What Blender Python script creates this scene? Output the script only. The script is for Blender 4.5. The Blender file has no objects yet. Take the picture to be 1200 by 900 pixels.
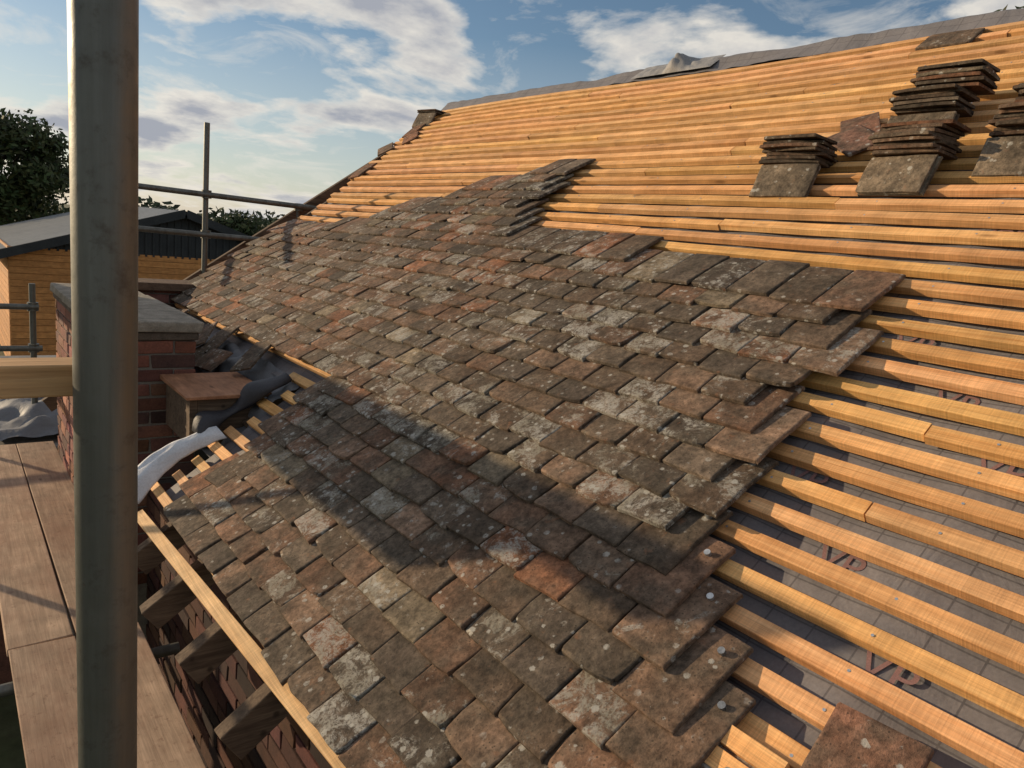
import bpy, math, random
import numpy as np
from mathutils import Vector, Matrix
random.seed(7); rng=np.random.default_rng(11)
D=1.75; PT=math.radians(36); M=math.tan(PT); CP=math.cos(PT); SP=math.sin(PT)
sc=bpy.context.scene
COL=sc.collection
EX=.405*D; EZ=M*EX-D
def RP(s,y,h=0.0):
    return Vector((EX+s*CP-h*SP, y, EZ+s*SP+h*CP))
# ---------------------------------------------------------------- nodes helper
def newmat(name):
    m=bpy.data.materials.new(name); m.use_nodes=True
    nt=m.node_tree; nt.nodes.clear()
    o=nt.nodes.new('ShaderNodeOutputMaterial'); b=nt.nodes.new('ShaderNodeBsdfPrincipled')
    nt.links.new(b.outputs[0],o.inputs[0])
    return m,nt,b
class N:
    def __init__(s,nt): s.nt=nt
    def n(s,t,**k):
        x=s.nt.nodes.new(t)
        for a,v in k.items(): setattr(x,a,v)
        return x
    def l(s,a,b): s.nt.links.new(a,b)
    def coord(s,kind='Object',scale=(1,1,1),add=None,rot=(0,0,0)):
        tc=s.n('ShaderNodeTexCoord'); src=tc.outputs[kind]
        if add is not None:
            va=s.n('ShaderNodeVectorMath',operation='ADD'); s.l(src,va.inputs[0]); s.l(add,va.inputs[1]); src=va.outputs[0]
        mp=s.n('ShaderNodeMapping'); mp.inputs['Scale'].default_value=scale; mp.inputs['Rotation'].default_value=rot
        s.l(src,mp.inputs['Vector']); return mp.outputs[0]
    def noise(s,vec,scale=5,detail=4,rough=.55,dist=0):
        x=s.n('ShaderNodeTexNoise'); x.inputs['Scale'].default_value=scale; x.inputs['Detail'].default_value=detail
        x.inputs['Roughness'].default_value=rough; x.inputs['Distortion'].default_value=dist
        if vec is not None: s.l(vec,x.inputs['Vector'])
        return x.outputs[0]
    def ramp(s,fac,pts):
        r=s.n('ShaderNodeValToRGB'); e=r.color_ramp.elements
        while len(e)<len(pts): e.new(.5)
        for i,(p,c) in enumerate(pts):
            e[i].position=p; e[i].color=(c[0],c[1],c[2],1) if hasattr(c,'__len__') else (c,c,c,1)
        s.l(fac,r.inputs[0]); return r.outputs[0]
    def mix(s,f,a,b,blend='MIX'):
        m=s.n('ShaderNodeMix',data_type='RGBA',blend_type=blend)
        for sock,v in ((m.inputs[0],f),(m.inputs[6],a),(m.inputs[7],b)):
            if hasattr(v,'is_linked'): s.l(v,sock)
            elif isinstance(v,(int,float)): sock.default_value=v
            else: sock.default_value=(*v,1)
        return m.outputs[2]
    def math(s,op,a,b=0.0):
        m=s.n('ShaderNodeMath',operation=op)
        for sock,v in ((m.inputs[0],a),(m.inputs[1],b)):
            if hasattr(v,'is_linked'): s.l(v,sock)
            else: sock.default_value=v
        return m.outputs[0]
    def bump(s,bs,h,strength=.5,dist=.01,prev=None):
        b=s.n('ShaderNodeBump'); b.inputs['Strength'].default_value=strength; b.inputs['Distance'].default_value=dist
        s.l(h,b.inputs['Height'])
        if prev is not None: s.l(prev,b.inputs['Normal'])
        s.l(b.outputs[0],bs.inputs['Normal']); return b.outputs[0]
    def attr(s,name):
        a=s.n('ShaderNodeAttribute'); a.attribute_name=name; return a
def seti(b,**k):
    for a,v in k.items():
        b.inputs[a.replace('_',' ')].default_value=v if not isinstance(v,tuple) else (*v,1)

# tile material : colour attribute "col", random vector "rv"
def mat_tile(name):
    m,nt,b=newmat(name); g=N(nt)
    col=g.attr('col').outputs['Color']; rv=g.attr('rv').outputs['Vector']
    v=g.coord('Object',add=rv)
    n1=g.noise(v,13,5,.65); n2=g.noise(v,50,7,.75); n3=g.noise(v,260,3,.7); n4=g.noise(v,8,4,.6)
    dark=g.mix(g.ramp(n4,[(.42,0),(.62,.7)]),col,(.098,.08,.06))
    dark=g.mix(1,dark,g.ramp(n1,[(.3,.55),(.7,1.4)]),'MULTIPLY')
    dark=g.mix(1,dark,g.ramp(n2,[(.34,.45),(.66,1.45)]),'MULTIPLY')
    # orange clay showing through worn places
    dark=g.mix(g.ramp(g.noise(v,24,6,.7),[(.61,0),(.70,.5)]),dark,(.25,.12,.065))
    amt=g.attr('lich').outputs['Fac']
    # crusty pale lichen patches
    t=g.math('ADD',g.noise(v,13,10,.80,.5),amt)
    lf=g.ramp(t,[(.545,0),(.60,1)])
    fine=g.ramp(g.noise(v,110,4,.75),[(.38,.15),(.52,1)])
    lf2=g.math('MULTIPLY',lf,fine)
    c=g.mix(g.math('MULTIPLY',lf2,.78),dark,g.mix(g.ramp(n4,[(.4,0),(.6,1)]),(.40,.385,.345),(.28,.26,.21)))
    # scattered round lichen rosettes of uneven size
    vo=g.n('ShaderNodeTexVoronoi'); vo.inputs['Scale'].default_value=36; g.l(v,vo.inputs['Vector'])
    sep=g.n('ShaderNodeSeparateColor'); g.l(vo.outputs['Color'],sep.inputs[0])
    thr=g.math('MULTIPLY',g.math('SUBTRACT',sep.outputs[0],.42),.58)
    vd=g.math('SUBTRACT',g.math('ADD',vo.outputs['Distance'],g.math('MULTIPLY',g.math('SUBTRACT',n3,.5),.35)),thr)
    sp=g.ramp(vd,[(.0,1),(.06,0)])
    sp=g.math('MULTIPLY',sp,g.ramp(g.math('ADD',n1,amt),[(.38,0),(.50,1)]))
    c=g.mix(g.math('MULTIPLY',sp,.7),c,(.44,.43,.39))
    vo2=g.n('ShaderNodeTexVoronoi'); vo2.inputs['Scale'].default_value=85; g.l(v,vo2.inputs['Vector'])
    sp2=g.math('MULTIPLY',g.ramp(vo2.outputs['Distance'],[(.14,1),(.26,0)]),g.ramp(n2,[(.45,0),(.55,1)]))
    c=g.mix(g.math('MULTIPLY',sp2,.75),c,(.03,.026,.02))
    g.l(c,b.inputs['Base Color']); seti(b,Roughness=.9)
    b.inputs['Specular IOR Level'].default_value=.2
    p=g.bump(b,n2,.75,.006); p=g.bump(b,n3,.5,.002,p); g.bump(b,lf2,.4,.0015,p)
    return m
def mat_wood(name,base,dark,scale=(50,2.5,50),rough=.7,usecol=True,stain=None,saw=False):
    m,nt,b=newmat(name); g=N(nt)
    rv=g.attr('rv').outputs['Vector']
    v=g.coord('Object',scale,add=rv)
    w=g.noise(v,1.0,6,.62,1.2)
    v2=g.coord('Object',(scale[0]*5,scale[1]*3,scale[2]*5),add=rv); w2=g.noise(v2,1,4,.7)
    v3=g.coord('Object',(9,9,9),add=rv); w3=g.noise(v3,1,3,.5)
    c=g.mix(g.ramp(w,[(.32,0),(.68,1)]),dark,base)
    c=g.mix(1,c,g.ramp(w2,[(.3,.74),(.7,1.14)]),'MULTIPLY')
    c=g.mix(1,c,g.ramp(w3,[(.3,.8),(.7,1.15)]),'MULTIPLY')
    if saw:
        ws=g.noise(g.coord('Object',(7,240,7),add=rv),1,3,.6,.3)
        c=g.mix(1,c,g.ramp(ws,[(.35,.86),(.65,1.07)]),'MULTIPLY')
    vo=g.n('ShaderNodeTexVoronoi'); vo.inputs['Scale'].default_value=1; g.l(g.coord('Object',(10,3.2,10),add=rv),vo.inputs['Vector'])
    c=g.mix(g.ramp(vo.outputs['Distance'],[(.05,.75),(.13,0)]),c,tuple(x*.35 for x in dark))
    if stain: 
        c=g.mix(g.ramp(g.noise(g.coord('Object',(3,1.5,3),add=rv),1,6,.7),[(.45,0),(.7,.8)]),c,stain)
        c=g.mix(g.ramp(g.noise(g.coord('Object',(30,24,30),add=rv),1,6,.75),[(.56,0),(.68,.6)]),c,tuple(x*.6 for x in stain))
    if usecol: c=g.mix(1,c,g.attr('col').outputs['Color'],'MULTIPLY')
    g.l(c,b.inputs['Base Color']); seti(b,Roughness=rough); b.inputs['Specular IOR Level'].default_value=.3
    p=g.bump(b,w,.35,.003); p=g.bump(b,w2,.4,.0015,p)
    if saw: g.bump(b,ws,.45,.0015,p)
    return m
def mat_rough(name,c1,c2,scale=6,rough=.85,bump=.4,dist=.01,metal=0,usecol=False,spec=.3):
    m,nt,b=newmat(name); g=N(nt); v=g.coord('Object')
    if usecol: v=g.coord('Object',add=g.attr('rv').outputs['Vector'])
    a=g.noise(v,scale,7,.65); a2=g.noise(v,scale*9,5,.7)
    c=g.mix(g.ramp(a,[(.3,0),(.7,1)]),c1,c2); c=g.mix(1,c,g.ramp(a2,[(.3,.7),(.7,1.25)]),'MULTIPLY')
    if usecol: c=g.mix(1,c,g.attr('col').outputs['Color'],'MULTIPLY')
    g.l(c,b.inputs['Base Color']); seti(b,Roughness=rough,Metallic=metal); b.inputs['Specular IOR Level'].default_value=spec
    p=g.bump(b,a,bump,dist); g.bump(b,a2,bump,dist*.3,p)
    return m
# ---------------------------------------------------------------- mesh builder
class B:
    def __init__(s): s.v=[];s.f=[];s.c=[];s.r=[];s.sm=[]
    def add(s,verts,faces,col=(1,1,1),smooth=False,rv=None):
        o=len(s.v); s.v+= [tuple(p) for p in verts]; s.f+=[tuple(i+o for i in f) for f in faces]
        if rv is None: rv=(random.random()*40,random.random()*40,random.random()*40)
        s.c+=[(*col,1)]*len(verts); s.r+=[rv]*len(verts); s.sm+=[smooth]*len(faces)
    def box(s,lo,hi,col=(1,1,1),mat=None,jit=0,rv=None):
        x0,y0,z0=lo;x1,y1,z1=hi
        vs=[Vector(p) for p in ((x0,y0,z0),(x1,y0,z0),(x1,y1,z0),(x0,y1,z0),(x0,y0,z1),(x1,y0,z1),(x1,y1,z1),(x0,y1,z1))]
        if jit: vs=[p+Vector((random.uniform(-jit,jit) for _ in range(3))) for p in vs]
        if mat is not None: vs=[mat@p for p in vs]
        s.add(vs,[(0,3,2,1),(4,5,6,7),(0,1,5,4),(1,2,6,5),(2,3,7,6),(3,0,4,7)],col,rv=rv)
    def cyl(s,a,b,r,n=16,col=(1,1,1),r2=None,caps=True):
        a=Vector(a);b=Vector(b); r2=r if r2 is None else r2
        d=(b-a).normalized(); t=d.orthogonal().normalized(); u=d.cross(t)
        vs=[];fs=[]
        for i in range(n):
            an=2*math.pi*i/n; o=t*math.cos(an)+u*math.sin(an); vs.append(a+o*r); vs.append(b+o*r2)
        for i in range(n):
            j=(i+1)%n; fs.append((2*i,2*j,2*j+1,2*i+1))
        s.add(vs,fs,col,True)
        if caps: s.add([vs[2*i] for i in range(n)][::-1],[tuple(range(n))],col); s.add([vs[2*i+1] for i in range(n)],[tuple(range(n))],col)
    def obj(s,name,mat,parent=None,bevel=0):
        me=bpy.data.meshes.new(name); me.from_pydata(s.v,[],s.f)
        a=me.attributes.new('col','FLOAT_COLOR','POINT'); a.data.foreach_set('color',np.array(s.c,dtype=np.float32).ravel())
        a=me.attributes.new('rv','FLOAT_VECTOR','POINT'); a.data.foreach_set('vector',np.array(s.r,dtype=np.float32).ravel())
        me.polygons.foreach_set('use_smooth',s.sm)
        me.materials.append(mat); me.update()
        o=bpy.data.objects.new(name,me); COL.objects.link(o)
        if parent: o.parent=parent
        if bevel:
            md=o.modifiers.new('bevel','BEVEL'); md.width=bevel; md.segments=2; md.limit_method='ANGLE'
        return o
def empty(name):
    e=bpy.data.objects.new(name,None); COL.objects.link(e); return e
def frame(s,y,h=0,rot=0):
    """matrix: local x=upslope, y=Y, z=normal"""
    return Matrix.Translation(RP(s,y,h))@Matrix(((CP,0,-SP,0),(0,1,0,0),(SP,0,CP,0),(0,0,0,1)))@Matrix.Rotation(rot,4,'Z')
# ---------------------------------------------------------------- tiles
US=np.array([-1,-.97,-.92,-.4,.4,.92,.97,1.]); VS=np.array([0,.018,.05,.25,.5,.75,.98,1.])
NU,NV=len(US),len(VS)
per=[(0,j) for j in range(NU)]+[(i,NU-1) for i in range(1,NV)]+[(NV-1,j) for j in range(NU-2,-1,-1)]+[(i,0) for i in range(NV-2,0,-1)]
pidx=[i*NU+j for i,j in per]; NP_=len(per)
def tile_geo(W=.165,L=.265,T=.013):
    g=np.zeros((NV,NU,3))
    for i,v in enumerate(VS):
        for j,u in enumerate(US):
            g[i,j]=((v)*L,u*W/2,T)
    cam=rng.uniform(.0,.005); ccam=rng.uniform(-.001,.003)
    vv=(g[:,:,0]/L); uu=g[:,:,1]/(W/2)
    g[:,:,2]+= -cam*(2*vv-1)**2 - ccam*uu**2 + rng.uniform(-.002,.002)*uu*(1-vv)
    g[0,:,2]-=.002; g[-1,:,2]-=.002; g[:,0,2]-=.002; g[:,-1,2]-=.002
    w=np.zeros(NU); w0=rng.normal(0,.0016,NU); w=w0+rng.normal(0,.002)*US; w[[1,2]]=w[0]+rng.normal(0,.0005,2); w[[5,6]]=w[7]+rng.normal(0,.0005,2)
    for i in range(3): g[i,:,0]+=w
    ws=rng.normal(0,.0010,NV)
    ws[1]=ws[2]=ws[0]
    wt=rng.normal(0,.0010,NV); wt[1]=wt[2]=wt[0]
    for j in range(3): g[:,j,1]+=ws; g[:,NU-1-j,1]+=wt
    for jj,dirn in ((0,1),(NU-1,-1)):
        if rng.random()<.3:
            c=rng.uniform(.006,.022)
            for a_ in range(3):
                for b_ in range(3):
                    f=(3-a_)/3*(3-b_)/3
                    g[a_,jj+dirn*b_,0]+=c*f; g[a_,jj+dirn*b_,1]+=dirn*c*.5*f
    top=g.reshape(-1,3); rim=top[pidx].copy(); bot=rim.copy(); bot[:,2]-=T-.002
    return top,rim,bot
tfaces=[]
for i in range(NV-1):
    for j in range(NU-1):
        a=i*NU+j; tfaces.append((a,a+NU,a+NU+1,a+1)[::-1])
tsm=[True]*len(tfaces)
o1=NU*NV;o2=o1+NP_
for k in range(NP_):
    k2=(k+1)%NP_; tfaces.append((o1+k,o1+k2,o2+k2,o2+k)); tsm.append(False)
tfaces.append(tuple(o2+k for k in range(NP_))); tsm.append(False)
class TB:
    def __init__(s): s.v=[];s.f=[];s.sm=[];s.c=[];s.r=[];s.l=[];s.n=0
    def tile(s,mtx,col,lich,**k):
        top,rim,bot=tile_geo(**k); P=np.vstack([top,rim,bot])
        A=np.array(mtx); P=P@A[:3,:3].T+A[:3,3]
        n=len(P); s.v.append(P); s.f+=[tuple(i+s.n for i in f) for f in tfaces]; s.sm+=tsm
        s.c.append(np.tile([*col,1],(n,1))); s.r.append(np.tile(rng.uniform(0,50,3),(n,1))); s.l.append(np.full(n,lich)); s.n+=n
    def obj(s,name,mat,parent=None):
        me=bpy.data.meshes.new(name); V=np.vstack(s.v); me.from_pydata(V.tolist(),[],s.f)
        a=me.attributes.new('col','FLOAT_COLOR','POINT'); a.data.foreach_set('color',np.vstack(s.c).astype(np.float32).ravel())
        a=me.attributes.new('rv','FLOAT_VECTOR','POINT'); a.data.foreach_set('vector',np.vstack(s.r).astype(np.float32).ravel())
        a=me.attributes.new('lich','FLOAT','POINT'); a.data.foreach_set('value',np.concatenate(s.l).astype(np.float32))
        me.polygons.foreach_set('use_smooth',s.sm); me.materials.append(mat); me.update()
        o=bpy.data.objects.new(name,me); COL.objects.link(o)
        if parent:o.parent=parent
        return o
PAL=[((.130,.090,.062),3.8),((.148,.112,.082),2.9),((.185,.108,.070),2.3),((.245,.115,.064),.5),((.088,.068,.052),2.5),((.22,.175,.12),.7),((.20,.13,.088),1.6)]
def tcol(red=0):
    w=np.array([p[1] for p in PAL]); w[3]+=red*2.4; w[2]+=red*3.4; w[6]+=red*2.4; w/=w.sum()
    c=np.array(PAL[rng.choice(len(PAL),p=w)][0]); return c*rng.uniform(.78,1.25)
TM=mat_tile('clay_tile_material')
house=empty('house_roof')
tb=TB()
bx=[.40,.57,.615,.655,.70,.75,.80,.86,.95,1.07,1.17,1.25,1.305,1.312,1.345,1.352,1.5,1.72]
by=[.07,.30,.375,.435,.49,.53,.545,.56,.575,.58,.59,.62,.635,1.17,1.17,1.79,1.82,1.93]
nail_pts=[]
def s2x(s): return .405+s/2.163
def topx(y):
    y/=D
    return 1.73 if y<2.15 else (1.61 if y<2.45 else (1.47 if y<2.75 else (1.36 if y<3.05 else 1.29)))
k=0
while True:
    s=.1*k; xd=s2x(s)
    if xd>1.86: break
    yr=np.interp(xd,bx,by)*D+rng.uniform(-.04,.04)
    W=.165; pitch=.1685
    off=(k%2)*pitch/2+rng.uniform(-.010,.010)
    i0=math.ceil((yr-off)/pitch)
    y=i0*pitch+off; first=True
    while True:
        yc=y+pitch/2
        ylim=3.62*D if xd>.80 else 1.765*D+rng.uniform(-.03,.02)
        if yc+W/2>ylim+.05: break
        if xd<=topx(yc):
            red=np.clip((yc/D-1.4)/1.6,0,1)*1.5+(.4 if xd<.78 else 0)
            lich=rng.choice([-.12,-.03,.025,.085],p=[.24,.3,.28,.18])-.02*red
            sag=-.012*math.sin(yc*1.3+.4)*math.sin(s*1.1)
            lift=abs(rng.normal(0,.003)); 
            mtx=frame(s+rng.normal(0,.0045),yc+rng.normal(0,.0018),0.0035+sag+.0015)@Matrix.Rotation(rng.normal(0,.013),4,'Z')
            mtx=mtx@Matrix.Translation((0,0,.042+lift))@Matrix.Rotation(.158+lift/.26,4,'Y')@Matrix.Rotation(rng.normal(0,.010),4,'X')
            vr=first and xd<.72
            tb.tile(mtx,tcol(red) if not vr else np.array((.19,.12,.08)),lich)
            if first and xd<.86:
                nail_pts.append((s,yc,sag))
            first=False
        y+=pitch
    k+=1
def loose(tb,s,y,h=.004,rot=0,red=.5,tilt=0,col=None):
    tb.tile(frame(s,y,h,rot)@Matrix.Rotation(tilt,4,'Y'),tcol(red) if col is None else np.array(col),-.05)
loose(tb,s=.49,y=.45,h=.012,rot=.06,col=(.25,.125,.08))
loose(tb,s=3.12,y=1.74,h=.01,rot=.5,col=(.24,.12,.08))
loose(tb,s=3.02,y=1.66,h=.02,rot=.9,col=(.2,.11,.08))
loose(tb,s=4.22,y=1.72,h=.005,rot=1.5,red=0)
for (s,y,r_) in ((3.75,6.7,.4),(3.4,6.62,1.0),(2.9,6.45,.2),(3.6,6.45,.9)): loose(tb,s,y,.006,r_,3)
tb.obj('clay_roof_tiles',TM,house)
nb=B()
for (s,y,sg) in nail_pts[-8:]+nail_pts[2:6]:
    p=RP(s+.215,y-.045,.031+sg); n=Vector((-SP,0,CP))
    nb.cyl(p-n*.014,p+n*.004,.0085,12)
galv=mat_rough('galvanised_metal',(.42,.44,.45),(.62,.64,.66),12,.4,.1,.002,.85)
nb.obj('nails',galv,house)
# ---------------------------------------------------------------- battens
WB=mat_wood('batten_pine',(.86,.51,.22),(.66,.32,.11),(45,1.6,45),.65,saw=True)
bb=B()
RIDGE=4.53
j=0
while True:
    s=.025+.1*j
    if s>RIDGE-.16: break
    xd=s2x(s); vy=(3.62+.36*np.clip((xd-1.5)/.9,0,1))*D+rng.uniform(-.10,.07)
    if xd<.80: vy=1.95*D+rng.uniform(-.07,.10)
    ys=[-2.2]; y=-2.2+rng.choice([.42,.84,1.26,1.68,2.1,2.5,2.94])
    while y<vy-.3: ys.append(y); y+=rng.choice([2.1,2.94,3.36])
    ys.append(vy)
    for a,b_ in zip(ys[:-1],ys[1:]):
        w=.044+rng.uniform(-.003,.003); t=.027+rng.uniform(-.001,.001); c=rng.uniform(.82,1.12)
        col=(c,c*rng.uniform(.93,1.03),c*rng.uniform(.85,1.1))
        rv=tuple(rng.uniform(0,40,3)); n=max(2,int((b_-a)/.42)); vs=[];fs=[]
        ds=rng.uniform(-.004,.004); amp=rng.uniform(-.004,.004)
        for q in range(n+1):
            yy=a+.002+(b_-a-.004)*q/n; o=ds+amp*math.sin(q*.9)+rng.normal(0,.0008); hh=rng.normal(0,.0007)
            sag=-.012*math.sin(yy*1.3+.4)*math.sin(s*1.1)
            for (du,dh) in ((-w/2,-t),(w/2,-t),(w/2,-.0015),(w/2-.0015,0),(-w/2+.0015,0),(-w/2,-.0015)):
                vs.append(RP(s+o+du,yy,dh+hh+sag))
        for q in range(n):
            for e in range(6):
                e2=(e+1)%6; fs.append((q*6+e,q*6+e2,q*6+6+e2,q*6+6+e)[::-1])
        fs.append((0,1,2,3,4,5)); fs.append(tuple(n*6+e for e in (5,4,3,2,1,0)))
        bb.add(vs,fs,col,rv=rv)
    j+=1
for (s,y0,y1,h) in ((.575,.56,.80,.026),(.525,.60,.82,.027)):
    bb.box((-.02,y0,-.0),(.02,y1,.024),(1.05,1,.95),Matrix.Translation(RP(s,0,h-.025))@Matrix(((CP,0,-SP,0),(0,1,0,0),(SP,0,CP,0),(0,0,0,1))))
bb.obj('timber_battens',WB,house)
bn=B()
for j in range(3,44):
    s=.025+.1*j
    for q in range(-1,9):
        y=1.05*D+.42*(q-4)+rng.uniform(-.006,.006)
        if s2x(s)>.86 and y<.58*D or s2x(s)>1.47 and y<1.8*D or (s2x(s)<.86 and y<.35*D):
            sag=-.012*math.sin(y*1.3+.4)*math.sin(s*1.1)
            p=RP(s+rng.uniform(-.006,.006),y,sag); n=Vector((-SP,0,CP)); bn.cyl(p-n*.003,p+n*.0012,.0035,8)
bn.obj('batten_nails',galv,house)
# ---------------------------------------------------------------- membrane
def mat_membrane(name,base,under=False):
    m,nt,b=newmat(name); g=N(nt)
    tc=g.n('ShaderNodeUVMap'); 
    br=g.n('ShaderNodeTexBrick'); br.offset=0; br.inputs['Scale'].default_value=1; br.inputs['Mortar Size'].default_value=.0024
    br.inputs['Brick Width'].default_value=.1; br.inputs['Row Height'].default_value=.1; br.inputs['Mortar Smooth'].default_value=.3
    g.l(tc.outputs[0],br.inputs['Vector'])
    v=g.coord('Object'); a=g.noise(v,5,6,.6,.5); a2=g.noise(v,120,4,.7)
    c=g.mix(g.ramp(a,[(.3,0),(.7,1)]),tuple(x*.85 for x in base),tuple(x*1.15 for x in base))
    if not under: c=g.mix(g.math('MULTIPLY',br.outputs['Fac'],.6),c,(.06,.055,.06))
    c=g.mix(1,c,g.ramp(a2,[(.3,.85),(.7,1.12)]),'MULTIPLY')
    g.l(c,b.inputs['Base Color']); seti(b,Roughness=.62); b.inputs['Specular IOR Level'].default_value=.35
    p=g.bump(b,a2,.2,.001); g.bump(b,g.noise(g.coord('Object',(4,7,4)),1,5,.55,1.0),.35 if not under else .6,.02,p)
    return m
MM=mat_membrane('membrane_grey',(.17,.16,.165))
def sheet(name,fn,nu,nv,mat,parent,uvf=None,thick=0):
    vs=[fn(i/nu,j/nv) for i in range(nu+1) for j in range(nv+1)]
    fs=[(i*(nv+1)+j,(i+1)*(nv+1)+j,(i+1)*(nv+1)+j+1,i*(nv+1)+j+1) for i in range(nu) for j in range(nv)]
    me=bpy.data.meshes.new(name); me.from_pydata([tuple(p) for p in vs],[],fs)
    uv=me.uv_layers.new(name='UVMap')
    if uvf:
        cv=[uvf(i/nu,j/nv) for i in range(nu+1) for j in range(nv+1)]
        for lo in me.loops: uv.data[lo.index].uv=cv[lo.vertex_index]
    me.polygons.foreach_set('use_smooth',[True]*len(fs)); me.materials.append(mat)
    o=bpy.data.objects.new(name,me); COL.objects.link(o); o.parent=parent
    if thick:
        md=o.modifiers.new('s','SOLIDIFY'); md.thickness=thick
    return o
from mathutils import noise as mn
def hmem(s,y):
    sag=-.012*math.sin(y*1.3+.4)*math.sin(s*1.1)
    ph=((y-1.05*D)/.42)%1
    return -.0305+sag-.014*math.sin(math.pi*ph)+.003*mn.noise(Vector((s*3,y*5,0)))
def f_main(u,v):
    s=u*RIDGE; y=-2.3+v*(1.93*D+2.3); return RP(s,y,hmem(s,y))
sheet('roof_membrane',f_main,90,110,MM,house,lambda u,v:(u*RIDGE,-2.3+v*(1.93*D+2.3)))
def f_far(u,v):
    s=.80+u*(RIDGE-.80); ye=(3.60+.36*np.clip((s2x(s)-1.5)/.9,0,1))*D; y=1.93*D+v*(ye-1.93*D); return RP(s,y,hmem(s,y))
sheet('roof_membrane_far',f_far,70,60,MM,house,lambda u,v:(.8+u*3.73,3.38+v*3.2))
def f_open(u,v):
    s=.28+u*.56; y=1.93*D+v*(1.62*D)
    return RP(s,y,hmem(s,y)+.02+.08*mn.noise(Vector((s*5,y*4,2)))+.05*mn.noise(Vector((s*13,y*10,4)))-.07*(1-u))
MD=mat_membrane('membrane_dark',(.17,.175,.19),True)
sheet('chimney_membrane',f_open,40,90,MD,house)
def f_ridge(u,v):
    y=-2.3+v*(4.0*D+2.3); t=(u-.4)*.42
    wob=.016*mn.noise(Vector((y*2.2,u*2,7)))+.010*mn.noise(Vector((y*9,u*3,1)))
    if t<0: return RP(RIDGE+t,y,-.012+wob+.03*(u/.4)**2)
    p=RP(RIDGE,y,.018+wob); return p+Vector((t*CP,0,-t*SP*.9))
sheet('ridge_membrane',f_ridge,14,220,MM,house,lambda u,v:(u*.42,v*9.3))
def f_flap(u,v):
    # loose strip of membrane turned up along the cut edge, pale side out
    s=-.07+u*.46; wdt=.11*(1-.35*u); a=v*1.3
    y=1.93*D+.05*math.sin(u*3.2)
    c=RP(s-.05*v*(1-u),y,-.005+.03*math.sin(u*3.1))
    n=Vector((-SP,0,CP)); return c+n*(wdt*math.sin(a)*.9)+Vector((0,1,0))*(wdt*(1-math.cos(a))*.9-.02)+n*.008*mn.noise(Vector((u*6,v*3,1)))
m_w=mat_membrane('membrane_underside',(.62,.64,.68),True)
sheet('membrane_flap',f_flap,30,14,m_w,house,thick=.0015)
MK=mat_membrane('membrane_black',(.05,.05,.058),True)
def f_flap2(u,v):
    s=.30+u*.50; a=v*5.2; r=.035+.015*math.sin(u*11)
    y=1.98*D+.04*math.sin(u*5)
    c=RP(s,y,r+.01)
    return c+Vector((-SP,0,CP))*(-r*math.cos(a))*(1+.3*math.sin(u*14))+Vector((0,1,0))*r*1.5*math.sin(a)
sheet('membrane_roll',f_flap2,26,18,MK,house,thick=.0015)
def f_lump(u,v):
    y=1.98*D+v*.75; s=RIDGE-.15+u*.20
    b=math.sin(math.pi*u)*math.sin(math.pi*v)
    fold=max(0,1-abs(v-.45)*7)*.075+abs(mn.noise(Vector((u*3,v*7,3))))*.03
    return RP(s,y,.010+(.012+fold)*max(b,0)**.5)
sheet('membrane_offcut',f_lump,24,50,mat_membrane('membrane_pale',(.25,.25,.255),True),house)
ink=mat_rough('print_ink',(.20,.115,.11),(.24,.135,.125),30,.7,.05,.001)
def letters(txt,s,y,size,rot):
    cu=bpy.data.curves.new('printed_lettering','FONT'); cu.body=txt; cu.size=size; cu.align_x='CENTER'; cu.align_y='CENTER'
    o=bpy.data.objects.new('printed_lettering',cu); COL.objects.link(o)
    o.data.materials.append(ink); o.parent=house
    o.matrix_world=Matrix.Translation(RP(s,y,hmem(s,y)+.0045))@Matrix(((CP,0,-SP,0),(0,1,0,0),(SP,0,CP,0),(0,0,0,1)))@Matrix.Rotation(rot,4,'Z')
r_=random.Random(4)
for i in range(4,44,2):
    s=.075+.1*i
    for q in range(3):
        y=-.3+q*.62+((i//2)%3)*.21
        if s2x(s)>1.47 or y<.58*D: letters(r_.choice(['VP','VR','VPR','R']),s,y,.1,math.pi/2+math.pi)
# ---------------------------------------------------------------- structure
OW=mat_wood('old_rafter_timber',(.17,.12,.08),(.07,.045,.03),(3,40,40),.85)
rb=B(); R36=Matrix(((CP,0,-SP,0),(0,1,0,0),(SP,0,CP,0),(0,0,0,1)))
for q in range(-8,13):
    y=1.05*D+.42*q
    s0=-.235+random.uniform(-.03,.03)
    if 1.9*D<y<3.45*D: s0=.5
    rb.box((s0,-.026,-.105),(RIDGE-.05,.026,0),(1,1,1),Matrix.Translation(RP(0,y,-.049))@R36,jit=.004)
rb.obj('rafters',OW,house,bevel=.004)
BR=mat_rough('brick_material',(.25,.105,.066),(.14,.065,.045),9,.92,.7,.006,usecol=True)
MO=mat_rough('mortar',(.22,.19,.155),(.13,.115,.10),20,.95,.5,.004)
def brickwall(b,axis,const,a0,a1,z0,z1,out,dep=.1,k=1):
    row=0; z=z0
    while z<z1-.02:
        a=a0-(row%2)*.1125
        while a<a1:
            lo=max(a,a0);hi=min(a+.215,a1)
            if hi-lo>.03:
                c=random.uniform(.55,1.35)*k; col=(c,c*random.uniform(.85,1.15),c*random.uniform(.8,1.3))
                if random.random()<.25: col=(c*.45,c*.55,c*.7)
                zt=min(z+.065,z1)
                if axis=='y': b.box((lo,min(const,const+out*dep),z),(hi,max(const,const+out*dep),zt),col,jit=.0035)
                else: b.box((min(const,const+out*dep),lo,z),(max(const,const+out*dep),hi,zt),col,jit=.0035)
            a+=.225
        z+=.075; row+=1
CX0,CX1,CY0,CY1=.353*D,.605*D,2.3*D,3.35*D; CZ=-.375*D
ch=empty('brick_chimney')
cb=B()
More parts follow.
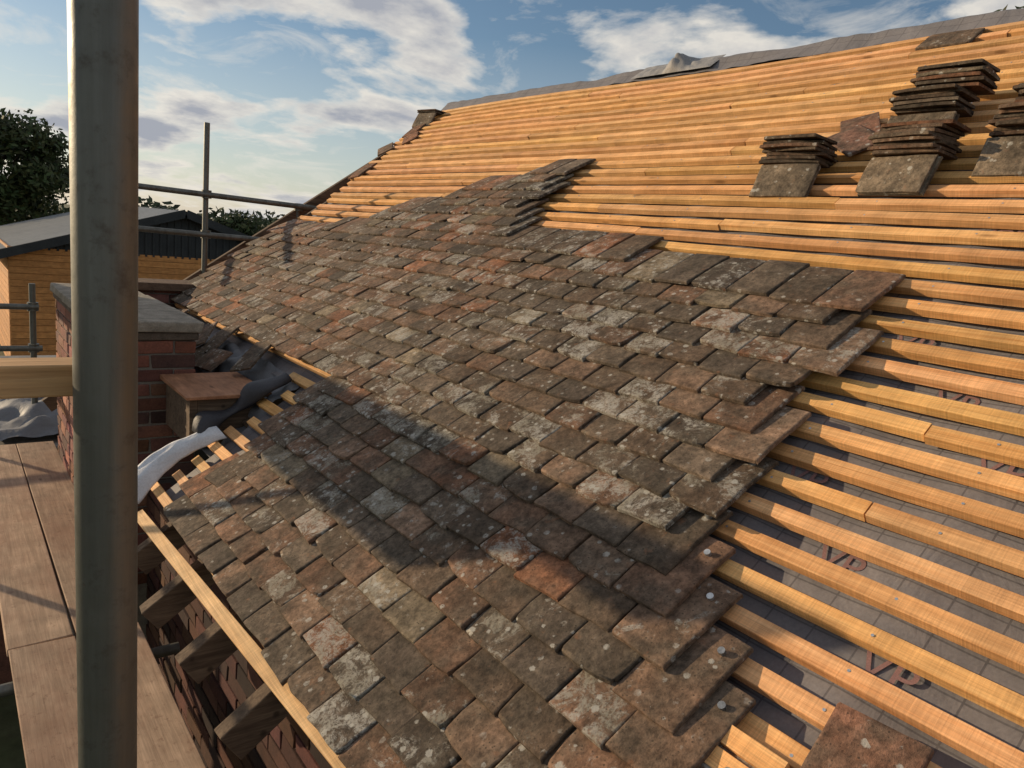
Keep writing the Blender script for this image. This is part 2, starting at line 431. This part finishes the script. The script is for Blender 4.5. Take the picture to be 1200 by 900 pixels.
brickwall(cb,'y',CY0,CX0,CX1,-2.0,CZ,1,k=.85)  # front bricks tinted darker, shade painted into their colour
brickwall(cb,'x',CX0,CY0+.104,CY1,-2.0,CZ,1,k=1.4)  # left bricks tinted brighter, sunlight painted into their colour
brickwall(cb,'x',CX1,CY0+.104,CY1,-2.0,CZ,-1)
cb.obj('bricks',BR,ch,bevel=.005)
mb=B(); mb.box((CX0+.008,CY0+.008,-4),(CX1-.008,CY1,CZ-.003)); mb.obj('mortar_core',MO,ch)
cap=B()
cc=mat_rough('concrete_cap',(.38,.34,.28),(.17,.15,.12),14,.92,.9,.008,usecol=True)
for (y0,y1) in ((CY0-.03,CY0+.6),(CY0+.606,CY0+1.25),(CY0+1.256,CY1+.03)):
    cap.box((CX0-.03,y0,CZ+.045),(CX1+.03,y1,CZ+.10),(1,1,1),jit=.006)
cap.box((CX0-.012,CY0-.012,CZ),(CX1+.012,CY1+.01,CZ+.043),(.45,.4,.38),jit=.002)
cap.obj('coping_slab',cc,ch,bevel=.008)
c2=empty('brick_parapet'); q=B(); PZ=-.345*D
brickwall(q,'y',3.5*D,.55*D,.93*D,-1.9,PZ,1,k=.8); q.obj('bricks',BR,c2,bevel=.004)
q=B(); q.box((.55*D+.01,3.5*D+.01,-4),(.93*D-.01,3.5*D+.3,PZ-.003)); q.obj('mortar_core',MO,c2)
q=B(); q.box((.53*D,3.47*D,PZ),(.94*D,3.5*D+.34,PZ+.06),(.5,.36,.3),jit=.003); q.obj('coping_slab',cc,c2,bevel=.005)
hw=B(); brickwall(hw,'x',.47*D,-2.0,CY0-.01,-2.6,-.80*D,1,k=.38); hw.obj('house_wall_bricks',BR,house,bevel=.003)  # bricks darkened in colour to stand in for shade on this wall
hw=B(); hw.box((.47*D+.012,-2.2,-4),(.47*D+.22,CY0-.012,-.80*D-.01)); hw.box((.47*D+.008,CY1+.01,-4),(.47*D+.22,3.6*D,-.80*D)); 
hw.box((.47*D+.3,3.55*D,-4),(4.4*D,3.55*D+.1,-.95*D))
hw.obj('house_wall_core',mat_rough('shaded_mortar',(.10,.085,.07),(.06,.05,.045),20,.95,.5,.004),house)  # mortar darkened along with the bricks, shade put into the colour
gw=B(); gw.add([RP(.1,3.57*D,-.16),RP(RIDGE-.05,3.57*D,-.16),(RP(RIDGE,0).x*2-EX,3.57*D,EZ),(RP(RIDGE,0).x*2-EX,3.57*D,-4),(EX+.1,3.57*D,-4)],[(0,1,2,3,4)])
gw.obj('gable_wall',BR,house)
bs=B(); rp=RP(RIDGE,0,-.02); bs.add([(rp.x,-2.3,rp.z),(rp.x,4*D,rp.z),(rp.x*2-EX,4*D,EZ-.02),(rp.x*2-EX,-2.3,EZ-.02)],[(0,1,2,3)]); bs.obj('back_roof_slope',MM,house)
LW=mat_wood('pale_batten',(.80,.54,.28),(.60,.36,.16),(45,1.6,45),.65,saw=True)
lb=B()
a=Vector((.362*D,1.86*D,-.735*D)); b_=Vector((.404*D,.72*D,-.700*D))
def beam(bd,a,b,w,h,col=(1,1,1),roll=0):
    d=(b-a); L=d.length; d.normalize(); side=d.cross(Vector((0,0,1))).normalized(); up=side.cross(d)
    Mx=Matrix((( side.x,d.x,up.x,a.x),(side.y,d.y,up.y,a.y),(side.z,d.z,up.z,a.z),(0,0,0,1)))@Matrix.Rotation(roll,4,'Y')
    bd.box((-w/2,0,-h/2),(w/2,L,h/2),col,Mx)
beam(lb,a,b_,.045,.022,roll=.45)
lb.obj('loose_batten',LW,None,bevel=.0015)
pb=B(); pb.box((.50*D,1.99*D,-.485*D),(.73*D,2.29*D,-.475*D),(1,1,1),jit=.006)
pb.obj('plywood_sheet',mat_wood('plywood',(.44,.22,.12),(.30,.14,.075),(12,3,12),.8),None,bevel=.002)
pb=B(); pb.box((.515*D,2.01*D,-.62*D),(.535*D,2.27*D,-.486*D)); pb.box((.536*D,2.01*D,-.62*D),(.71*D,2.03*D,-.486*D)); pb.obj('timber_kerb',OW,house)
dt=TB()
for (s,y,rt,h) in ((.72,2.55*D,.4,.05),(.60,2.5*D,1.2,.05),(.70,2.62*D,.9,.075),(.62,3.0*D,2.2,.05),(.66,3.15*D,.2,.05),(.55,2.75*D,.7,.05),(.74,2.2*D,.5,.05),(.72,2.35*D,1.7,.06)):
    dt.tile(frame(s-.05,y,h,rt),tcol(1),0)
dt.obj('broken_tiles',TM)
# ---------------------------------------------------------------- tile stacks
def stack(name,xd,yd,n,n2=0,rot=0):
    t=TB(); s=(xd-.405)*2.163; p=RP(s,yd*D,.0)
    base=Matrix.Translation(p)@Matrix.Rotation(rot,4,'Z')
    lean=math.radians(62)
    for k in range(2):
        ax=Vector((0,-1,0)); ay=Vector((math.cos(lean),0,math.sin(lean))); az=ax.cross(ay)
        Mx=Matrix(((ax.x,ay.x,az.x,0),(ax.y,ay.y,az.y,0),(ax.z,ay.z,az.z,0),(0,0,0,1)))
        off=Vector((0,.1325+random.uniform(-.01,.01),0))+ay*.0825+az*(-.002-.014*k)
        t.tile(base@Matrix.Translation(off)@Mx,np.array((.20,.155,.11)) if k==0 else tcol(0),-.03)
    z=.155
    for k in range(n+n2):
        dx=.055; dy=0
        if k>=n: dx+=.03; dy=-.05
        Mx=base@Matrix.Translation((dx+random.uniform(-.018,.018)+.0825,.1325+dy+random.uniform(-.018,.018),z))@Matrix.Rotation(-math.pi/2+random.uniform(-.12,.12),4,'Z')@Matrix.Rotation(random.uniform(-.03,.03)-.04,4,'X')
        t.tile(Mx,tcol(.3)*.66,random.choice([-.12,-.05]))
        z+=random.uniform(.0145,.017)
    o=t.obj(name,TM)
    return o
stack('tile_stack',1.625,1.07,7,0,.05)
stack('tile_stack',1.645,.81,8,0,-.12)
stack('tile_stack',1.815,.86,6,6,.0)
stack('tile_stack',1.70,.585,7,5,.0)
stack('tile_stack',2.24,3.88,2,0,.2)
# ---------------------------------------------------------------- scaffold
def mat_pole():
    m,nt,b=newmat('scaffold_steel'); g=N(nt)
    v=g.coord('Object',(25,25,1.5)); a=g.noise(v,1,6,.65,.3); a2=g.noise(g.coord('Object'),45,6,.7); a3=g.noise(g.coord('Object'),6,4,.6)
    c=g.mix(g.ramp(a,[(.3,0),(.7,1)]),(.085,.088,.078),(.17,.175,.16)); c=g.mix(g.ramp(a2,[(.55,0),(.72,.6)]),c,(.07,.055,.04))
    c=g.mix(g.ramp(a3,[(.5,0),(.75,.5)]),c,(.19,.195,.18))
    g.l(c,b.inputs['Base Color']); seti(b,Metallic=.6); g.l(g.ramp(a2,[(.3,.36),(.7,.6)]),b.inputs['Roughness'])
    g.bump(b,a2,.3,.001); return m
PO=mat_pole()
sf=empty('scaffold')
pp=B(); pp.cyl((.107,.68,-4),(.107,.68,2.2),.0242,40,caps=True); pp.obj('standard_near',PO,sf)
pp=B()
yf=6.85
pp.cyl((1.86,yf,-4),(1.86,yf,.78),.0242,20); 
pp.cyl((.9,yf-.05,.185),(2.95,yf-.05,.165),.0242,16); pp.cyl((.9,yf-.05,-.16),(2.6,yf-.05,-.175),.0242,16)
pp.cyl((2.7,yf+.02,-1),(2.7,yf+.02,.16),.0242,16)
pp.cyl((-1.2,7.2,-.89),(.64,7.2,-.89),.0242,16); pp.cyl((-1.2,7.2,-1.24),(.66,7.2,-1.24),.0242,16); pp.cyl((.6,7.25,-4),(.6,7.25,-.70),.0242,16)
for (x,y,z) in ((1.86,yf-.025,.18),(1.86,yf-.025,-.165),(.6,7.225,-.89),(.6,7.225,-1.24),(2.7,yf,.16)):
    pp.cyl((x,y,z-.035),(x,y,z+.035),.042,10)
for y in (.9,3.0,5.2,7.4): pp.cyl((-.72,y,-4),(-.72,y,.24),.0242,14)
pp.cyl((-.66,-1.5,-.80),(-.66,8,-.80),.0242,12)
for y in (.9,1.9,3.0,4.2,5.3,6.1): pp.cyl((-.9,y,-1.812),(.74,y,-1.812),.0242,12)
pp.cyl((.05,-1.5,-1.862),(.05,6.5,-1.862),.0242,12)
pp.obj('tubes',PO,sf)
SBM=mat_wood('scaffold_board_wood',(.52,.37,.26),(.36,.25,.17),(28,1.6,28),.85,stain=(.31,.175,.115))
sb=B()
zt=-1.75
for i in range(2):
    x0=.155+i*.235
    for (y0,y1) in ((-1.5,3.18),(3.21,6.15)):
        dz=.0 if y1<4 else -.012
        sb.box((x0,y0,zt-.038+dz),(x0+.228,y1,zt+dz),(random.uniform(.85,1.1),)*3,jit=.004)
sb.obj('scaffold_boards',SBM,sf,bevel=.004)
gb=B()
gb.box((-.70,4.45,-.20),(-.662,7.9,.015)); gb.box((-.70,4.05,.02),(-.662,7.8,.215)); gb.obj('shadow_caster_boards',SBM,sf,bevel=.003)  # added boards out of view, placed and sized to shade a band of tiles
tb2=B(); beam(tb2,Vector((-.5,.735,-.152)),Vector((.108,.735,-.152)),.04,.028); tb2.obj('timber_rail',mat_wood('rail_wood',(.60,.38,.19),(.42,.24,.11),(1.6,45,45),.75),sf,bevel=.002)
# ---------------------------------------------------------------- lean-to roof and yard
lt=empty('lean_to')
q=B(); q.box((-3,6.6,-4),(2.2,10.5,-2.02)); q.obj('walls',BR,lt)
MG=mat_rough('grey_felt_roof',(.16,.155,.15),(.27,.26,.25),1.5,.8,.6,.03)
q=B(); q.box((-3.2,6.45,-2.018),(2.4,10.7,-1.93)); q.obj('flat_roof',MG,lt,bevel=.01)
def f_tarp(u,v):
    x=.2+u*1.3;y=6.7+v*2.2; return Vector((x,y,-1.92+.22*math.sin(math.pi*u)*math.sin(math.pi*v)*(1+.9*mn.noise(Vector((x*3,y*3,0))))+.06*mn.noise(Vector((x*8,y*8,0)))+.05))
ta=sheet('tarpaulin',f_tarp,30,40,MD,None)
GM=mat_rough('ground_grass',(.09,.11,.045),(.16,.14,.09),.6,.95,.3,.05)
q=B(); q.add([(-600,-300,-4),(900,-300,-4),(900,1200,-4),(-600,1200,-4)],[(0,1,2,3)]); q.obj('ground',GM)
bd=empty('timber_clad_building')
AX,AY,HWD=4.9,20.0,3.9; AZ=.05; SL=math.tan(math.radians(18.5)); EZ2=AZ-HWD*SL; BL=10
BK=mat_rough('black_cladding',(.018,.022,.024),(.035,.04,.042),3,.6,.2,.005)
OR=mat_wood('orange_cladding',(.62,.30,.10),(.46,.20,.06),(2,2,30),.7)
q=B()
q.add([(AX-HWD+.25,AY,-1.15),(AX+HWD-.25,AY,-1.15),(AX+HWD-.25,AY,EZ2),(AX,AY,AZ-.1),(AX-HWD+.25,AY,EZ2)],[(0,1,2,3,4)])
x=AX-HWD+.3
while x<AX+HWD-.3:
    zt2=AZ-abs(x-AX)*SL-.14; q.box((x,AY-.03,-1.15),(x+.05,AY-.003,zt2)); x+=.17
q.obj('black_gable',BK,bd)
q=B(); q.box((AX-HWD+.25,AY+.02,-4),(AX+HWD-.25,AY+BL,EZ2+.02))
z=-3.95
while z<-1.2:
    q.box((AX-HWD+.22,AY-.02,z),(AX+HWD-.22,AY+.018,z+.14),(random.uniform(.8,1.1),)*3)
    q.box((AX-HWD+.21,AY+.02,z),(AX-HWD+.245,AY+BL,z+.14),(random.uniform(.8,1.1),)*3); z+=.15
q.obj('timber_walls',OR,bd)
RG=mat_rough('grey_sheet_roof',(.11,.12,.125),(.17,.18,.185),.8,.5,.1,.01,spec=.5)
q=B()
for sg in (-1,1):
    q.add([(AX,AY-.25,AZ),(AX,AY+BL+.2,AZ),(AX+sg*(HWD+.2),AY+BL+.2,EZ2-.05),(AX+sg*(HWD+.2),AY-.25,EZ2-.05)],[(0,1,2,3)])
y=AY
while y<AY+BL:
    q.add([(AX,y,AZ+.04),(AX,y+.05,AZ+.04),(AX-HWD-.2,y+.05,EZ2-.01),(AX-HWD-.2,y,EZ2-.01)],[(0,1,2,3)]); y+=.5
q.obj('roof',RG,bd)
q=B()
for sg in (-1,1):
    beam(q,Vector((AX,AY-.27,AZ-.06)),Vector((AX+sg*(HWD+.2),AY-.27,EZ2-.11)),.05,.2)
q.box((AX-HWD-.24,AY-.25,EZ2-.2),(AX-HWD-.205,AY+BL+.2,EZ2-.02)); q.obj('fascia',BK,bd)
# ---------------------------------------------------------------- trees
def leafmat():
    m,nt,b=newmat('foliage'); g=N(nt); c=g.attr('col').outputs['Color']; g.l(c,b.inputs['Base Color']); seti(b,Roughness=.6)
    b.inputs['Specular IOR Level'].default_value=.2
    return m
LM=leafmat(); BKM=mat_rough('bark',(.09,.065,.045),(.05,.035,.025),8,.9,.6,.02)
def tree(name,x,y,h,r,nl=7000,seed=1,leaf=.13,base=-4,nc=26):
    R=random.Random(seed); e=empty(name)
    t=B(); top=Vector((x+R.uniform(-.2,.2),y,base+h*.75)); t.cyl((x,y,base),top,.035*h,10,r2=.008*h)
    cl=[]
    for i in range(nc):
        an=R.uniform(0,6.28); el=R.uniform(.3,1); rr=r*R.uniform(.35,.95)*math.sin(math.acos(min(1,abs(el-.55)*1.3)))
        c=Vector((x+math.cos(an)*rr,y+math.sin(an)*rr,base+h*(.22+.70*el)))
        st=Vector((x,y,base+h*R.uniform(.2,.55))); t.cyl(st,c,.01*h,6,r2=.002*h,caps=False); cl.append((c,r*R.uniform(.22,.42)))
    cl.append((Vector((x,y,base+h*.9)),r*.35))
    t.obj('trunk',BKM,e)
    L=B()
    for i in range(nl):
        c,cr=R.choice(cl); d=Vector((R.gauss(0,1),R.gauss(0,1),R.gauss(0,1))).normalized()*cr*R.uniform(.35,1.12)
        p=c+Vector((d.x,d.y,d.z*.75)); a=Vector((R.gauss(0,1),R.gauss(0,1),R.gauss(0,1))).normalized(); b2=a.orthogonal().normalized(); s_=leaf*R.uniform(.6,1.3)
        k=R.uniform(.5,1.5); col=(.045*k*R.uniform(.8,1.3),.062*k,.022*k)
        L.add([p-a*s_,p+b2*s_*.5,p+a*s_,p-b2*s_*.5],[(0,1,2,3)],col,rv=(0,0,0))
    L.obj('foliage',LM,e)
tree('oak_tree',1.6,40,7.3,3.3,16000,3,.15,nc=46)
tree('oak_tree',-3.5,44,7.4,3.6,9000,5,.18,nc=40)
tree('oak_tree',13.2,5.1,8.75,1.7,5000,8,.08)
L=B(); R=random.Random(9)
for i in range(9000):
    u=R.random(); x=-60+u*180; y=95+10*math.sin(u*9)
    hh=3.4+1.6*math.sin(u*31)+1.1*math.sin(u*77+1)+.5*math.sin(u*190)
    p=Vector((x+R.uniform(-1,1),y+R.uniform(-3,3),-4+hh*R.random()**.6)); s_=R.uniform(.25,.6); a=Vector((R.gauss(0,1),R.gauss(0,1),R.gauss(0,1))).normalized(); b2=a.orthogonal().normalized()
    k=R.uniform(.6,1.3); L.add([p-a*s_,p+b2*s_*.6,p+a*s_,p-b2*s_*.6],[(0,1,2,3)],(.04*k,.055*k,.025*k),rv=(0,0,0))
L.obj('distant_trees',LM)
tree('ash_tree',10.6,34,4.3,1.5,4000,21,.12)
tree('ash_tree',13.2,36,4.1,1.5,3000,22,.12)
# ---------------------------------------------------------------- light
PHI=math.radians(58); EL=math.radians(13)
sd=Vector((-math.cos(PHI)*math.cos(EL),math.sin(PHI)*math.cos(EL),math.sin(EL)))
sl=bpy.data.lights.new('sun','SUN'); sl.energy=5.0; sl.angle=math.radians(.5); sl.color=(1,.77,.50)
so=bpy.data.objects.new('sun',sl); COL.objects.link(so); so.rotation_euler=sd.to_track_quat('Z','Y').to_euler()
w=bpy.data.worlds.new('World'); sc.world=w; w.use_nodes=True; nt=w.node_tree; nt.nodes.clear(); g=N(nt)
out=g.n('ShaderNodeOutputWorld'); bg=g.n('ShaderNodeBackground'); g.l(bg.outputs[0],out.inputs[0]); bg.inputs[1].default_value=.105
sk=g.n('ShaderNodeTexSky'); sk.sky_type='NISHITA'; sk.sun_disc=False; sk.sun_elevation=EL; sk.sun_rotation=math.atan2(sd.x,sd.y); sk.air_density=1.0; sk.dust_density=.5; sk.ozone_density=2.2
tc=g.n('ShaderNodeTexCoord'); sx=g.n('ShaderNodeSeparateXYZ'); g.l(tc.outputs['Generated'],sx.inputs[0])
zz=g.math('MAXIMUM',g.math('ADD',sx.outputs[2],.22),.03)
cx=g.n('ShaderNodeCombineXYZ'); g.l(g.math('DIVIDE',sx.outputs[0],zz),cx.inputs[0]); g.l(g.math('DIVIDE',sx.outputs[1],zz),cx.inputs[1])
mp=g.n('ShaderNodeMapping'); mp.inputs['Location'].default_value=(5.68,1.80,0); g.l(cx.outputs[0],mp.inputs['Vector'])
cn=g.noise(mp.outputs[0],1.5,9,.55,.15)
mask=g.ramp(cn,[(.49,0),(.55,.85),(.62,1)])
wisp=g.noise(mp.outputs[0],3.2,8,.62,.8)
mk=g.math('MAXIMUM',mask,g.ramp(wisp,[(.52,0),(.75,.65)]))
cn2=g.noise(mp.outputs[0],4.5,6,.6)
core=g.ramp(g.math('ADD',cn,g.math('MULTIPLY',g.math('SUBTRACT',cn2,.5),.3)),[(.52,0),(.65,1)])
ccol=g.mix(core,(8.0,7.5,6.7),(3.6,3.8,4.3))
haze=g.ramp(sx.outputs[2],[(0,.9),(.25,0)])
skc=g.mix(g.math('MULTIPLY',haze,.6),sk.outputs[0],(6.8,6.6,6.4))
g.l(g.mix(mk,skc,ccol),bg.inputs[0])
# ---------------------------------------------------------------- camera
cam=bpy.data.cameras.new('camera'); co=bpy.data.objects.new('camera',cam); COL.objects.link(co)
F=Vector((.615,.766,-.186)).normalized(); U=Vector((.038,.207,.9776)); Rr=F.cross(U).normalized(); U=Rr.cross(F)
co.matrix_world=Matrix(((Rr.x,U.x,-F.x,0),(Rr.y,U.y,-F.y,0),(Rr.z,U.z,-F.z,0),(0,0,0,1)))
cam.lens=25.5; cam.sensor_width=36; cam.clip_end=3000; cam.clip_start=.02
sc.camera=co
sc.view_settings.view_transform='Standard'; sc.view_settings.look='None'; sc.view_settings.exposure=0
